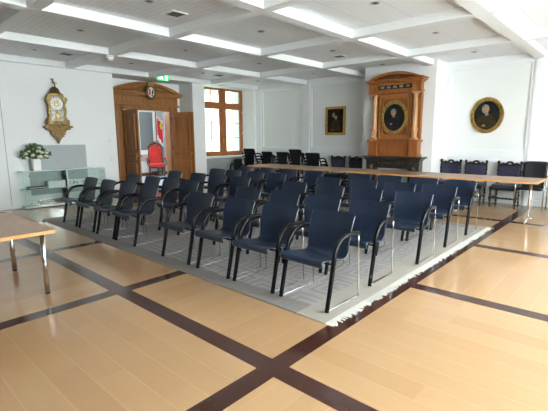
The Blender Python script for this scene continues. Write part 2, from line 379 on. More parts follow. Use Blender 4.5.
# coffer beams
BX_X = [-7.744, -5.713, -3.658, -1.636]       # right faces of beams running into the depth
BY_Y = [-2.28, -.23, 1.86, 3.869, 5.941, 8.015]    # near faces of cross beams
tn = 1
def beam(mb):
    global tn; tn += 1; return struct('trim_%d' % tn, mb, 'beam')
for x in BX_X:
    b = MB(); b.box(x - .195, x, YF, YB, ZB, ZC + .001)
    beam(b)
segs = []
for y in BY_Y:
    b = MB(); xs = [XL - .02] + BX_X + [XR]
    for i in range(len(xs) - 1):
        r = xs[i + 1] - .195 if i < len(xs) - 2 else XR
        b.box(xs[i], r, y, y + .165, ZB + .001, ZC + .001)
    beam(b)
beam(BX(XD, -9.80, YF, 10.06, ZB, ZC + .001))          # cornice over clock wall and recess
beam(MB().box(-9.80, -7.969, 10.055, YB, ZB, ZC + .001).box(-7.744, -5.938, 10.055, YB, ZB, ZC + .001).box(-3.57, -1.86, 10.055, YB, ZB, ZC + .001).box(-1.636, XR, 10.055, YB, ZB, ZC + .001))
# pilasters and panel mouldings on the back wall
for x0, x1 in ((-9.93, -9.69), (-7.90, -7.64), (-5.62, -5.361), (-3.569, -3.50), (-1.80, -1.62), (.38, XR)):
    beam(BX(x0, x1, YB - .07, YB, 0, ZB))
def panel(x0, x1, z0, z1):
    beam(MB().ring(rect(x0, x1, z0, z1), rect(x0 + .07, x1 - .07, z0 + .07, z1 - .07), 'xz', YB - .042, YB))
for x0, x1 in ((-9.69, -7.90), (-7.64, -5.62), (-3.50, -1.80), (-1.62, .38)):
    panel(x0 + .0, x1 - .0, 1.12, ZB - .0)
    beam(BX(x0, x1, YB - .035, YB, 1.03, 1.12))
    panel(x0 + .08, x1 - .08, .2, .98)
bb = MB(); 
for x0, x1 in ((-9.69, -7.90), (-7.64, -5.62), (-3.50, -1.80), (-1.62, .38)): bb.box(x0, x1, YB - .03, YB, 0, .12)
struct('baseboard_back', bb, 'trim')
struct('baseboard_left', MB().box(XL, XL + .012, YF, 5.01, 0, .06), 'trim')
struct('trim_60', BX(XL, XL + .004, 2.55, 2.558, 0, ZB), 'dark_vent')        # jib door joint in the clock wall
struct('wall_added_sky_block', BX(XW - .45, XR + .3, YF - .3, 24, 3.5, 18).box(XW - .45, XR + .3, 10.5, 24, -4, 3.5), 'facade')  # unseen mass above and behind the room, added to shade the courtyard
struct('wall_added_courtyard_screen', BX(-17, XW - .45, 22, 24, -4, 18), 'facade')  # unseen wing, added to close off the courtyard and dim it
struct('ground', BX(-60, 60, -60, 60, -4.2, -4.0), 'pavement')
fb = thing('building', (-15.6, 12.2, -4), label='pale green rendered building seen through the wooden window', cat='building')
w = MB(); w.box(-1, 0, -1.2, 15, 0, 24); w.build('facade', 'facade', fb)
for yy in (.6, 3.2, 5.8, 8.4):
    for zz in (1.2, 7.4, 10.6):
        f_ = MB().ring(rect(yy - .65, yy + .65, zz, zz + 1.9), rect(yy - .55, yy + .55, zz + .1, zz + 1.8), 'yz', 0, .08).build('window', 'white', fb)
        BX(.0, .03, yy - .55, yy + .55, zz + .1, zz + 1.8).build('pane', 'facade_glass', f_)

# ------------------------------------------------------------------ room behind the door
struct('wall_anteroom', MB().box(-14.75, -14.6, 4.3, 8.95, 0, 3.3).box(-14.75, -14.6, 8.95, 10.4, 0, 3.3).box(-14.75, XD - .25, 4.1, 4.3, 0, 3.3), 'trim')
struct('wall_anteroom_end', MB().prism([(XD - .25, 7.62), (XD - .25, 7.86), (-14.75, 10.62), (-14.75, 10.38)], 'xy', -4, 3.4), 'trim')
struct('trim_63', MB().prism([(XD - .25, 7.865), (XD - .25, 7.90), (-14.75, 10.66), (-14.75, 10.625)], 'xy', -4, 3.4), 'facade')
AP = [(XD - .25, 4.1), (XD - .25, 7.7), (-14.75, 10.5), (-14.75, 4.1)]
struct('floor_anteroom', MB().prism(AP, 'xy', -.1, -.005), 'blue_carpet')
struct('ceiling_anteroom', MB().prism(AP, 'xy', 3.3, 12), 'trim')
struct('baseboard_anteroom', BX(-14.6, -14.58, 4.3, 10.35, 0, .12), 'walnut')
wa = thing('window_20', kind='structure')
MB().ring(rect(8.17, 9.0, .85, 2.75), rect(8.30, 8.90, 1.02, 2.5), 'yz', -14.6, -14.53).build('window_frame', 'trim', wa)
BX(-14.59, -14.57, 8.30, 8.90, 1.02, 2.5).build('pane', 'lattice', wa)
struct('trim_61', BX(-14.6, -14.45, 9.02, 9.28, 0, 3.3), 'sage')
struct('trim_62', BX(-14.6, -14.54, 8.10, 9.02, .60, .85), 'sage')
la = bpy.data.lights.new('added_fill_light', 'POINT'); la.energy = 60; la.shadow_soft_size = .25; la.color = (1, .98, .95)  # invented lamp, out of view, added to light the room behind the door
lt = thing('added_fill_lamp', (-12.3, 6.3, 0), label='added unseen globe lamp brightening the room behind the open door', cat='lamp')
MB().lathe([(.05, 3.27), (.05, 3.3)], (0, 0, 0), 12).tube([(0, 0, 2.98), (0, 0, 3.28)], .008, 6).build('stem', 'white', lt)
gm = mat('fill_globe_glow', (.95, .95, .95), .4, emit=((1, .98, .95), 4)); MB().ball((0, 0, 2.9), .1).build('globe', gm, lt)
lo = bpy.data.objects.new('added_fill_bulb', la); C.objects.link(lo); lo.location = (0, 0, 2.66); lo.parent = lt

# ------------------------------------------------------------------ door with surround
d = thing('door_1', kind='structure')
fx0, fx1 = XD, XD + .12
s = MB()
for (p0, p1) in ((5.27, 5.53), (7.07, 7.27)):
    s.box(fx0, fx1, p0, p1, 0, 2.40); s.box(fx0, fx1 + .03, p0 + .03, p1 - .03, .25, 2.2); s.box(fx0, fx1 + .05, p0 - .01, p1 + .01, 0, .22)
s.box(fx0 - .25, fx0 + .02, 5.47, 5.53, 0, DZ); s.box(fx0 - .25, fx0 + .02, 7.04, 7.07, 0, DZ)
s.box(fx0, fx1, 5.47, 7.07, DZ, 2.40); s.build('door_frame', 'door_oak', d, bevel=.006)
e = MB(); e.box(fx0, fx1 + .02, 5.27, 7.27, 2.40, 2.66); e.box(fx0, fx1 + .06, 5.22, 7.32, 2.385, 2.43); e.box(fx0, fx1 + .035, 5.50, 7.04, 2.46, 2.62)
e.build('frieze', 'door_oak', d, bevel=.006)
cn = MB(); cn.box(fx0, fx1 + .10, 5.17, 7.35, 2.66, 2.70); cn.box(fx0, fx1 + .15, 5.14, 7.38, 2.70, 2.74)
cn.build('cornice', 'door_oak', d, bevel=.006)
half = 1.11; sag = .28; Rr = (half * half + sag * sag) / (2 * sag); cc = (6.26, 2.74 + sag - Rr); aa = math.degrees(math.asin(half / Rr))
ped = arc(cc, Rr, 90 + aa, 90 - aa, 20)
p_ = MB(); p_.prism(ped, 'yz', fx0, fx1 - .01); p_.build('pediment', 'door_oak', d)
inn = arc(cc, Rr - .075, 90 + aa, 90 - aa, 20)
p2 = MB(); vs = []
for (a1_, b1_), (a2_, b2_) in zip(ped, inn): vs += [(fx0, a1_, b1_), (fx1 + .13, a1_, b1_), (fx1 + .10, a2_, max(b2_, 2.74)), (fx0, a2_, max(b2_, 2.74))]
n_ = len(ped); fs = []
for i in range(n_ - 1):
    for k in range(4): fs.append((i * 4 + k, i * 4 + (k + 1) % 4, (i + 1) * 4 + (k + 1) % 4, (i + 1) * 4 + k))
fs += [(0, 1, 2, 3), tuple((n_ - 1) * 4 + k for k in (3, 2, 1, 0))]
p2.add(vs, fs); p2.build('arched_moulding', 'door_oak', d)
sp = MB()
for sgn in (-1, 1):
    sp.tube([(fx1 + .0, 6.28 + sgn * .26, 2.86), (fx1, 6.28 + sgn * .45, 2.80), (fx1, 6.28 + sgn * .62, 2.81), (fx1, 6.28 + sgn * .76, 2.77)], [.035, .03, .022, .012], 8)
sp.build('carved_spray', 'door_oak', d)
def leaf(hy, ang, side):
    lf = bpy.data.objects.new('door_leaf', None)
    L = .72
    mb = MB(); mb.box(0, L, -.02, .02, .015, 2.24)
    o = mb.build('door_leaf', 'door_oak', d); o.location = (XD + .13, hy, 0); o.rotation_euler.z = math.radians(ang)
    mo = MB()
    for sy in (-1, 1):
        for zz0, zz1 in ((.16, .82), (.93, 1.10), (1.21, 2.13)):
            mo.ring(rect(.11, L - .10, zz0, zz1), rect(.145, L - .135, zz0 + .035, zz1 - .035), 'xz', sy * .02, sy * .06)
            mo.box(.19, L - .18, min(sy * .02, sy * .038), max(sy * .02, sy * .038), zz0 + .08, zz1 - .08) if zz1 - zz0 > .3 else None
        mo.prism([(L / 2, 1.80), (L / 2 + .045, 1.88), (L / 2, 1.96), (L / 2 - .045, 1.88)], 'xz', sy * .038, sy * .055)
    mo.build('panel_moulding', 'door_oak', o)
    h = MB(); 
    for sy in (-1, 1): h.lathe([(.01, 0), (.012, sy * .03), (.026, sy * .04), (.026, sy * .06), (.01, sy * .068)], (L - .05, sy * .02, 1.02), 10, 'y')
    h.build('door_knob', 'gold', o)
    for zz in (.3, 1.15, 2.0): MB().tube([(-.005, -.028, zz), (-.005, -.028, zz + .1)], .011, 6).build('hinge', 'bronze', o)
leaf(5.52, 1, 1); leaf(7.06, 22, -1)

# crest above the door
cr = thing('wall_crest', (fx1 + .14, 6.30, 2.575), label='carved oval coat of arms with gilt crown over the doorway', cat='crest')
MB().prism(ell(0, .20, .155, .20, 28), 'yz', -.03, .03).build('backing', 'bronze', cr)
MB().ring(ell(0, .20, .165, .215), ell(0, .20, .115, .16), 'yz', -.02, .05).build('oval_frame', 'bronze', cr)
MB().prism(ell(0, .20, .115, .16), 'yz', .0, .036).build('shield', 'white', cr)
MB().prism([(-.085, .13), (-.02, .10), (-.02, .30), (-.075, .29)], 'yz', .036, .042).build('red_field', 'red_cloth', cr)
MB().prism([(.02, .15), (.04, .12), (.075, .16), (.085, .25), (.06, .30), (.045, .24), (.025, .22)], 'yz', .036, .042).box(.036, .042, .0, .07, .08, .11).build('dark_emblem', 'ink', cr)
cw = MB().prism([(-.09, .40), (-.12, .50), (-.06, .46), (0, .52), (.06, .46), (.12, .50), (.09, .40)], 'yz', -.02, .06)
cw.ball((.02, -.11, .50), .02, 8, 6).ball((.02, 0, .52), .022, 8, 6).ball((.02, .11, .50), .02, 8, 6); cw.build('crown', 'gold', cr)
sc = MB()
for k in range(14):
    a = 2 * PI * k / 14; sc.ball((.02, .17 * math.cos(a), .20 + .22 * math.sin(a)), .022, 8, 6)
sc.tube([(.02, .17 * math.cos(2 * PI * k / 28), .20 + .22 * math.sin(2 * PI * k / 28)) for k in range(29)], .012, 6); sc.build('scrollwork', 'bronze', cr)
for o_c in cr.children: o_c.scale = (1, .88, .88)

# exit sign
ex = thing('exit_sign', (-9.795, 6.19, 3.02), label='small green running man emergency exit sign above the doorway', cat='sign')
BX(0, .03, 0, .35, 0, .14).build('sign_box', 'green_sign', ex)
px = MB()
px.ball((.032, .125, .112), (.003, .014, .014), 8, 6)
px.prism([(.10, .05), (.13, .05), (.145, .095), (.115, .10)], 'yz', .03, .033)
px.prism([(.06, .02), (.075, .012), (.125, .05), (.105, .06)], 'yz', .03, .033); px.prism([(.12, .05), (.155, .035), (.155, .012), (.168, .012), (.168, .045), (.135, .062)], 'yz', .03, .033)
px.prism([(.075, .09), (.115, .098), (.115, .085), (.08, .075)], 'yz', .03, .033)
px.prism([(.02, .065), (.045, .09), (.045, .075), (.058, .075), (.058, .055), (.045, .055), (.045, .04)], 'yz', .03, .033)
px.box(.03, .033, .23, .30, .012, .128); px.build('pictogram', 'sign_white', ex)

# wall switches
for yy, zz, nm, lb in ((4.83, 1.43, 'light_switch', 'small white light switch on the wall left of the door, upper plate'), (4.86, .99, 'wall_socket', 'white double socket plate on the wall left of the door, below the switch')):
    q = thing(nm, (XL, yy, zz), label=lb, cat='switch' if nm[0] == 'l' else 'socket')
    BX(0, .012, -.045, .045, -.05, .05).build('plate', 'trim', q, bevel=.003); BX(.012, .016, -.02, .02, -.025, .025).build('rocker', 'white', q)

# smoke detector
sd = thing('smoke_detector', (-7.85, 3.94, ZB), label='round white smoke detector where two ceiling beams cross', cat='detector')
MB().lathe([(.02, -.085), (.055, -.075), (.065, -.05), (.065, -.03)], (0, 0, 0), 16).build('sensor_head', 'white', sd)
MB().lathe([(.075, -.03), (.075, 0)], (0, 0, 0), 16).build('base', 'white', sd)

# ceiling spots and vents
cols = [(-9.8 + .92, 'the column of coffers along the clock wall'), (-6.81, ''), (-4.79, ''), (-2.75, '')]
cxs = [-8.92, -6.83, -4.79, -2.75]; cys = [.92, 2.97, 4.99, 7.05, 9.15]
cn1 = ['coffer column by the clock wall', 'second coffer column from the clock wall', 'middle coffer column, in line with the fireplace', 'coffer column right of the fireplace']
cn2 = ['nearest', 'second', 'third', 'fourth', 'fifth']
proto = None
for i, x in enumerate(cxs):
    for j, y in enumerate(cys):
        if j == 0: continue
        lb = 'recessed nickel ceiling spot, %s from camera in %s' % (cn2[j - 1], cn1[i])
        if proto is None:
            proto = thing('ceiling_spot', (x, y, ZC), label=lb, cat='spotlight', group='recessed ceiling spots')
            MB().ring(ell(0, 0, .065, .065, 20), ell(0, 0, .045, .045, 20), 'xy', -.008, 0).build('rim', 'spot_metal', proto)
            MB().lathe([(.015, -.012), (.028, -.008), (.034, -.001)], (0, 0, 0), 14).build('bulb', 'black_hole', proto)
            MB().ring(ell(0, 0, .045, .045, 20), ell(0, 0, .032, .032, 20), 'xy', -.004, 0).build('reflector', 'chrome', proto)
        else: dup(proto, (x, y, ZC), 0, lb)
proto = None
for (x, y, lb) in ((-8.9, 3.55, 'grey ceiling vent in the coffer above the flowers and clock'), (-5.0, 3.5, 'large grey ceiling vent near the top centre, second coffer from camera'), (-8.9, 7.6, 'small grey ceiling vent in front of the wooden window'), (-5.0, 7.62, 'grey ceiling vent just left above the carved overmantel')):
    if proto is None:
        proto = thing('ceiling_vent', (x, y, ZC), label=lb, cat='vent', group='ceiling vents')
        MB().ring(rect(-.13, .13, -.13, .13), rect(-.105, .105, -.105, .105), 'xy', -.012, 0).build('frame', 'trim', proto)
        sl = MB(); sl.box(-.105, .105, -.105, .105, -.002, 0)
        for k in range(8): sl.box(-.105, .105, -.10 + k * .026, -.088 + k * .026, -.010, -.002)
        sl.build('grille', 'dark_vent', proto)
    else: dup(proto, (x, y, ZC), 0, lb)

# ------------------------------------------------------------------ wall clock
ck = thing('wall_clock', (XL, 3.60, 1.40), label='ornate gilt bracket clock with white dial hanging on the left wall', cat='clock')
# bracket
b = MB(); b.prism([(-.27, .33), (.27, .33), (.20, .28), (.155, .26), (.15, .19), (.10, .15), (.04, .07), (0, 0), (-.04, .07), (-.10, .15), (-.15, .19), (-.155, .26), (-.20, .28)], 'yz', 0, .11)
b.box(0, .20, -.29, .29, .33, .38); b.box(0, .17, -.25, .25, .29, .33); b.box(0, .14, -.16, .16, .24, .28); b.box(0, .13, -.11, .11, .13, .16); b.lathe([(.0, -.03), (.03, 0), (.035, .05), (.02, .09)], (.05, 0, 0), 10)
b.build('bracket', 'bronze', ck, bevel=.006)
prof = [(-.215, .42), (.215, .42), (.205, .52), (.175, .58), (.175, .84), (.205, .90), (.20, .97), (.15, 1.05), (.10, 1.08), (-.10, 1.08), (-.15, 1.05), (-.20, .97), (-.205, .90), (-.175, .84), (-.175, .58), (-.205, .52)]
MB().prism(prof, 'yz', .01, .13).box(.0, .16, -.24, .24, .385, .43).build('case', 'bronze', ck, bevel=.008)
fr = MB()
inn = [(-.145, .49), (.145, .49), (.145, .58), (.135, .62), (.135, .84), (.145, .90), (.13, .95), (.10, 1.0), (.06, 1.03), (-.06, 1.03), (-.10, 1.0), (-.13, .95), (-.145, .90), (-.135, .84), (-.135, .62), (-.145, .58)]
fr.ring(prof, inn, 'yz', .13, .16)
for sy in (-1, 1):
    fr.ball((.14, sy * .20, .96), (.03, .035, .05)); fr.ball((.14, sy * .215, .47), (.03, .04, .05)); fr.ball((.15, sy * .18, .72), (.015, .018, .10)); fr.ball((.14, sy * .13, 1.06), (.02, .035, .025))
fr.ball((.15, 0, .45), (.02, .12, .03)); fr.build('gilt_mount', 'aged_gilt', ck)
MB().prism(inn, 'yz', .128, .134).build('pendulum_window', mat('clock_interior', (.62, .63, .60), .3, noise=(26, (.16, .12, .07), (1, 1, 1), 3)), ck)
dl = MB().prism(ell(0, .86, .128, .128), 'yz', .134, .142).build('dial', 'white', ck)
MB().ring(ell(0, .86, .06, .06), ell(0, .86, .035, .035), 'yz', .142, .146).build('dial_ring', 'gold', dl)
nm = MB()
for k in range(12):
    a = 2 * PI * k / 12; c_, s_ = math.cos(a), math.sin(a)
    pts = [(c_ * r - s_ * t, .86 + s_ * r + c_ * t) for r, t in ((.078, -.006), (.102, -.006), (.102, .006), (.078, .006))]
    nm.prism(pts, 'yz', .142, .145)
nm.build('hour_marks', 'ink', dl)
MB().tube([(.148, 0, .86), (.148, -.05, .90)], .004, 5).tube([(.149, 0, .86), (.149, .03, .93)], .003, 5).build('hands', 'ink', dl)
MB().prism(ell(0, .60, .05, .045), 'yz', .134, .15).tube([(.142, 0, .62), (.142, 0, .74)], .006, 6).build('pendulum', 'gold', ck)
MB().lathe([(.13, 1.08), (.13, 1.10), (.10, 1.14), (.085, 1.19), (.05, 1.22), (.03, 1.235)], (.085, 0, 0), 14).build('dome', 'bronze', ck)
fg = MB(); fg.tube([(.085, .02, 1.235), (.085, .012, 1.29), (.085, -.01, 1.335), (.085, -.02, 1.375)], [.012, .016, .022, .010], 8)
fg.ball((.085, -.018, 1.395), .018, 8, 6); fg.tube([(.085, -.02, 1.36), (.085, -.055, 1.385), (.085, -.075, 1.41)], [.008, .007, .004], 6); fg.tube([(.085, -.01, 1.35), (.085, .03, 1.325), (.085, .06, 1.30)], [.008, .006, .012], 6)
fg.tube([(.085, .01, 1.29), (.085, .035, 1.265)], [.01, .005], 6); fg.build('figurine', 'aged_gilt', ck)

# ------------------------------------------------------------------ display board, showcase, vase
bo = BX(0, .015, 0, 1.26, 0, 1.10).build('display_board', 'grey_panel'); bo.location = (XL + .002, 2.95, .25)
tag(bo, 'grey speckled panel on the wall behind the glass showcase and flowers', 'panel')
for (sy0, sy1, lb) in ((2.73, 3.60, 'left green-tinted glass showcase with shelves, under the vase of flowers'), (3.62, 4.49, 'right green-tinted glass showcase with shelves, behind the leftmost front chair')):
    sh = thing('showcase', (XL + .02, sy0, 0), label=lb, cat='showcase', group='glass showcases by the left wall')
    L = sy1 - sy0; D = .33
    BX(.0, D, 0, L, .015, .055).build('base', 'glass_edge', sh)
    BX(.0, D, 0, L, .795, .81).build('glass_top', 'glass_edge', sh)
    MB().box(D - .006, D, .0, L, .055, .795).build('front_pane', 'cab_glass', sh)
    MB().box(0, D - .006, 0, .006, .055, .795).build('side_pane', 'cab_glass', sh)
    MB().box(0, D - .006, L - .006, L, .055, .795).build('side_pane', 'cab_glass', sh)
    BX(.01, D - .01, .008, L - .008, .405, .414).build('shelf', 'glass_edge', sh)
    MB().box(D - .012, D + .002, -.004, .006, .055, .795).box(D - .012, D + .002, L - .006, L + .004, .055, .795).build('glass_corner', 'glass_edge', sh)
    MB().lathe([(.012, 0), (.012, .014)], (D, .10, .715), 10, 'x').lathe([(.012, 0), (.012, .014)], (D, .10, .12), 10, 'x').lathe([(.012, 0), (.012, .014)], (D, L - .06, .715), 10, 'x').build('fitting', 'chrome', sh)
def item(name, mbs, loc, label, cat):
    t = thing(name, loc, label=label, cat=cat)
    for nm_, mb_, m_ in mbs: mb_.build(nm_, m_, t)
    return t
zb, zs = .055, .414
item('album', [('cover', BX(0, .20, 0, .38, 0, .02).box(0, .20, 0, .38, .035, .05), 'dark_book'), ('pages', BX(.005, .19, .005, .375, .02, .035), 'paper')], (-9.85, 2.84, zs), 'dark flat album lying at the left of the showcase middle shelf', 'book')
item('paper_box', [('box', BX(0, .18, 0, .36, 0, .13), 'paper'), ('lid', BX(-.003, .183, -.003, .363, .13, .15), 'white')], (-9.83, 3.22, zs), 'white paper box on the middle shelf of the left showcase', 'box')
item('old_book', [('cover', BX(0, .2, 0, .46, 0, .012).box(0, .2, 0, .46, .07, .08).box(0, .2, 0, .01, .012, .07), 'book'), ('pages', BX(.008, .192, .01, .452, .012, .07), 'book')], (-9.84, 3.04, zb), 'thick brown old book on the showcase bottom, under the white box', 'book')
item('small_ornament', [('body', MB().lathe([(.02, 0), (.035, .02), (.02, .05), (.008, .07), (.012, .085)], (0, 0, 0), 12), 'white')], (-9.60, 3.30, zb + .001), 'small white ornament in front of the brown book in the showcase', 'ornament') if False else None
item('folded_booklet', [('cover', BX(0, .2, 0, .26, 0, .04), 'dark_book'), ('pages', BX(.01, .205, .01, .25, .01, .03), 'paper')], (-9.84, 3.68, zb), 'dark booklet lying on the bottom of the right showcase', 'book')
lbp = thing('lettered_sign', (-9.72, 3.66, zs), label='white sign with black letters in the right showcase', cat='sign')
BX(0, .015, 0, .50, 0, .15).build('sign_plate', 'paper', lbp)
def text_mesh(s_, size, parent, name, m, loc, rot):
    cu = bpy.data.curves.new('txt', 'FONT'); cu.body = s_; cu.size = size; cu.extrude = .001
    t = bpy.data.objects.new('txt', cu); C.objects.link(t); dg = bpy.context.evaluated_depsgraph_get(); dg.update()
    me = bpy.data.meshes.new_from_object(t.evaluated_get(dg)); bpy.data.objects.remove(t)
    me.materials.clear(); me.materials.append(M[m]); o = bpy.data.objects.new(name, me); C.objects.link(o); o.parent = parent; o.location = loc; o.rotation_euler = rot
text_mesh('CIN · CIN', .115, lbp, 'lettering', 'ink', (.017, .02, .035), (PI / 2, 0, PI / 2))

va = thing('flower_vase', (-9.74, 3.045, .811), label='square white ceramic vase on the glass showcase', cat='vase')
MB().ring(rect(-.075, .075, -.075, .075), rect(-.062, .062, -.062, .062), 'xy', .012, .25).box(-.075, .075, -.075, .075, 0, .012).build('body', 'white', va, bevel=.004)
MB().box(-.06, .06, -.06, .06, .10, .215).build('filling', 'leaf', va)
fl = thing('flower_bouquet', (-9.74, 3.045, .811 + .215), label='bouquet of cream roses and dark leaves standing in the white vase', cat='flowers')
lv = MB(); rnd = random.Random(3)
for k in range(330):
    a = rnd.uniform(0, 2 * PI); el = rnd.uniform(-.25, 1.5); r = rnd.uniform(.10, .29)
    dx, dy, dz = math.cos(a) * math.cos(el), math.sin(a) * math.cos(el), math.sin(el)
    c = Vector((dx * r * .62, dy * r * 1.15, .10 + dz * r * .95))
    if c.x < -.17: c.x = -.17
    u = Vector((rnd.uniform(-1, 1), rnd.uniform(-1, 1), rnd.uniform(-.5, 1))).normalized(); w_ = u.cross(Vector((rnd.uniform(-1, 1), rnd.uniform(-1, 1), .3))).normalized(); l = rnd.uniform(.026, .050)
    nrm = u.cross(w_) * .004
    lv.add([c - u * l, c + w_ * l * .5 + nrm, c + u * l, c - w_ * l * .5 + nrm, c - nrm], [(0, 1, 4), (1, 2, 4), (2, 3, 4), (3, 0, 4)])
for k in range(12):
    a = rnd.uniform(0, 2 * PI); lv.tube([(0, 0, -.04), (math.cos(a) * .05, math.sin(a) * .1, .08), (math.cos(a) * .12, math.sin(a) * .27, .14 + rnd.uniform(0, .2))], .003, 4)
lf_ = lv.build('foliage', 'leaf', fl); lf_['kind'] = 'stuff'
for (yy, zz, xx, r) in ((-.20, .15, .05, .04), (.21, .16, .04, .036), (-.08, .12, .12, .040), (.04, .08, .16, .052), (.17, .09, .12, .045), (.05, .20, .06, .045), (-.02, .24, .02, .035), (-.19, .07, .09, .035), (.11, .17, .09, .036), (.10, .26, 0, .032), (-.12, .20, .03, .03)):
    ro = MB()
    for ring_i, (rr, n5, lift) in enumerate(((1.25, 6, 0), (.85, 5, .25), (.45, 4, .45))):
        for q in range(n5):
            a = 2 * PI * q / n5 + ring_i * .5
            ro.ball((xx + math.cos(a) * r * rr * .55 + r * lift * .6, yy + math.sin(a) * r * rr * .55, zz + r * lift * .5 + math.cos(a) * 0), (r * .52, r * .52, r * .62), 8, 5)
    ro.build('rose', 'petal', fl)

# ------------------------------------------------------------------ fireplace + overmantel
YC = 9.36; XC = -4.45
fp = thing('fireplace', (XC, YC, 0), label='black carved marble fireplace mantel under the tall oak overmantel', cat='fireplace')
bd = MB()
for s_ in (-1, 1):
    x0, x1 = sorted((s_ * .42, s_ * .68)); bd.box(x0, x1, -.22, 0, 0, .93); bd.box(x0 + .03, x1 - .03, -.25, -.22, .15, .62)
    bd.lathe([(.05, 0), (.09, .03), (.10, .08), (.07, .14), (.09, .17)], (s_ * .55, -.25, .66), 12)
    bd.box(x0 - .02, x1 + .02, -.26, 0, 0, .12)
bd.box(-.42, .42, -.20, 0, .74, .93)
for k in range(9): bd.ball((-.36 + k * .09, -.20, .85), (.035, .03, .04), 8, 6)
bd.build('surround', 'marble', fp, bevel=.006)
MB().box(-.78, .78, -.34, 0, .985, 1.03).box(-.73, .73, -.29, 0, .955, .985).box(-.70, .70, -.26, 0, .93, .955).build('mantel_shelf', 'marble', fp, bevel=.006)
MB().box(-.42, .42, -.10, -.06, 0, .74).build('fire_screen', 'grey_panel', fp, bevel=.004)
om = thing('overmantel', (XC, YC, 1.03), label='tall carved oak overmantel with columns and arched pediment over the fireplace', cat='overmantel')
q = MB(); q.box(-.66, .66, -.16, 0, 0, .34); q.box(-.69, .69, -.19, 0, 0, .05); q.box(-.70, .70, -.20, 0, .345, .39); q.box(-.67, .67, -.17, 0, .325, .345)
for s_ in (-1, 1):
    x0, x1 = sorted((s_ * .44, s_ * .67)); q.box(x0, x1, -.24, -.16, .0, .345); q.box(x0 - .02, x1 + .02, -.27, -.16, .34, .395)
q.build('plinth', 'oak', om, bevel=.005)
MB().ring(rect(-.38, .38, .07, .31), rect(-.34, .34, .10, .28), 'xz', -.175, -.16).prism(ell(0, .19, .06, .06, 16), 'xz', -.18, -.16).build('plinth_panel', 'oak', om)
q = MB(); q.box(-.66, .66, -.10, 0, .39, 1.47)
q.build('back_panel', 'oak', om, bevel=.004); q = MB()
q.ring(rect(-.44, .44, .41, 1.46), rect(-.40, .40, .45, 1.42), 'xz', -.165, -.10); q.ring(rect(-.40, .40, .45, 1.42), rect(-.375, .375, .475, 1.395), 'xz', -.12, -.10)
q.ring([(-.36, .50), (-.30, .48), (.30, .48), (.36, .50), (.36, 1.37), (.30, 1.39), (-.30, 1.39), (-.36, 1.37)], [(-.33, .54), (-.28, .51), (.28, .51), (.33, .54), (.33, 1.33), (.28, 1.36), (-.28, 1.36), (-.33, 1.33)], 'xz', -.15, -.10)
q.build('panel_frame', 'oak_highlight', om, bevel=.004)
for s_ in (-1, 1):
    c_ = MB(); x = s_ * .545
    c_.box(x - .075, x + .075, -.25, -.10, .39, .43)
    c_.lathe([(.072, .43), (.072, .46), (.06, .48), (.062, .50), (.07, .58), (.078, .62), (.07, .66), (.06, .70), (.063, .72), (.058, 1.30), (.042, 1.38), (.055, 1.40), (.062, 1.44)], (x, -.175, 0), 16)
    for k in range(8):
        a = 2 * PI * k / 8; c_.ball((x + .068 * math.cos(a), -.175 + .068 * math.sin(a), .62), (.024, .024, .05), 6, 5)
    c_.box(x - .07, x + .07, -.245, -.10, 1.44, 1.475)
    c_.build('column', 'oak_light', om)
q = MB(); q.box(-.68, .68, -.22, 0, 1.475, 1.53); q.box(-.66, .66, -.19, 0, 1.53, 1.70); q.box(-.70, .70, -.24, 0, 1.695, 1.72); q.box(-.74, .74, -.28, 0, 1.72, 1.76); q.box(-.77, .77, -.31, 0, 1.76, 1.79)
for s_ in (-1, 1):
    x0, x1 = sorted((s_ * .47, s_ * .70)); q.box(x0, x1, -.26, -.19, 1.475, 1.70); q.box(x0 - .03, x1 + .07 * (s_ > 0), -.34, -.2, 1.755, 1.795)
q.build('entablature', 'oak', om, bevel=.005)
BX(-.45, .45, -.197, -.19, 1.57, 1.66).build('frieze_strip', 'marble', om)
for k in range(5):
    x = -.34 + k * .17; MB().prism([(x - .06, 1.605), (x - .02, 1.59), (x + .05, 1.60), (x + .06, 1.63), (x, 1.645), (x - .05, 1.635)], 'xz', -.202, -.197).build('inlay', 'inlay', om)
half = .70; sag = .165; Rr = (half * half + sag * sag) / (2 * sag); cc = (0, 1.79 + sag - Rr); aa = math.degrees(math.asin(half / Rr))
ped = arc(cc, Rr, 90 + aa, 90 - aa, 20); inn = arc(cc, Rr - .055, 90 + aa, 90 - aa, 20)
MB().prism(ped, 'xz', -.16, 0).build('tympanum', 'walnut', om)
p2 = MB(); vs = []
for (a1_, b1_), (a2_, b2_) in zip(ped, inn): vs += [(a1_, 0, b1_), (a1_, -.30, b1_), (a2_, -.26, max(b2_, 1.79)), (a2_, 0, max(b2_, 1.79))]
p2.add(vs, fs); p2.build('arched_pediment', 'oak', om)
q = MB()
q.tube([(0, -.165, 1.83), (.05, -.17, 1.86), (.04, -.17, 1.91), (-.02, -.17, 1.92), (-.04, -.17, 1.88)], [.012, .016, .014, .012, .008], 8); q.build('gilt_emblem', 'gold', om)
q = MB()
for s_ in (-1, 1):
    for k in range(6): 
        x = s_ * (.10 + k * .075); q.ball((x, -.16, 1.855 - k * .006), (.028, .014, .028 - k * .002), 8, 6)
q.build('carved_scrolls', 'oak', om)

OM = .935
for o_c in om.children:
    o_c.scale = (OM, 1, 1)

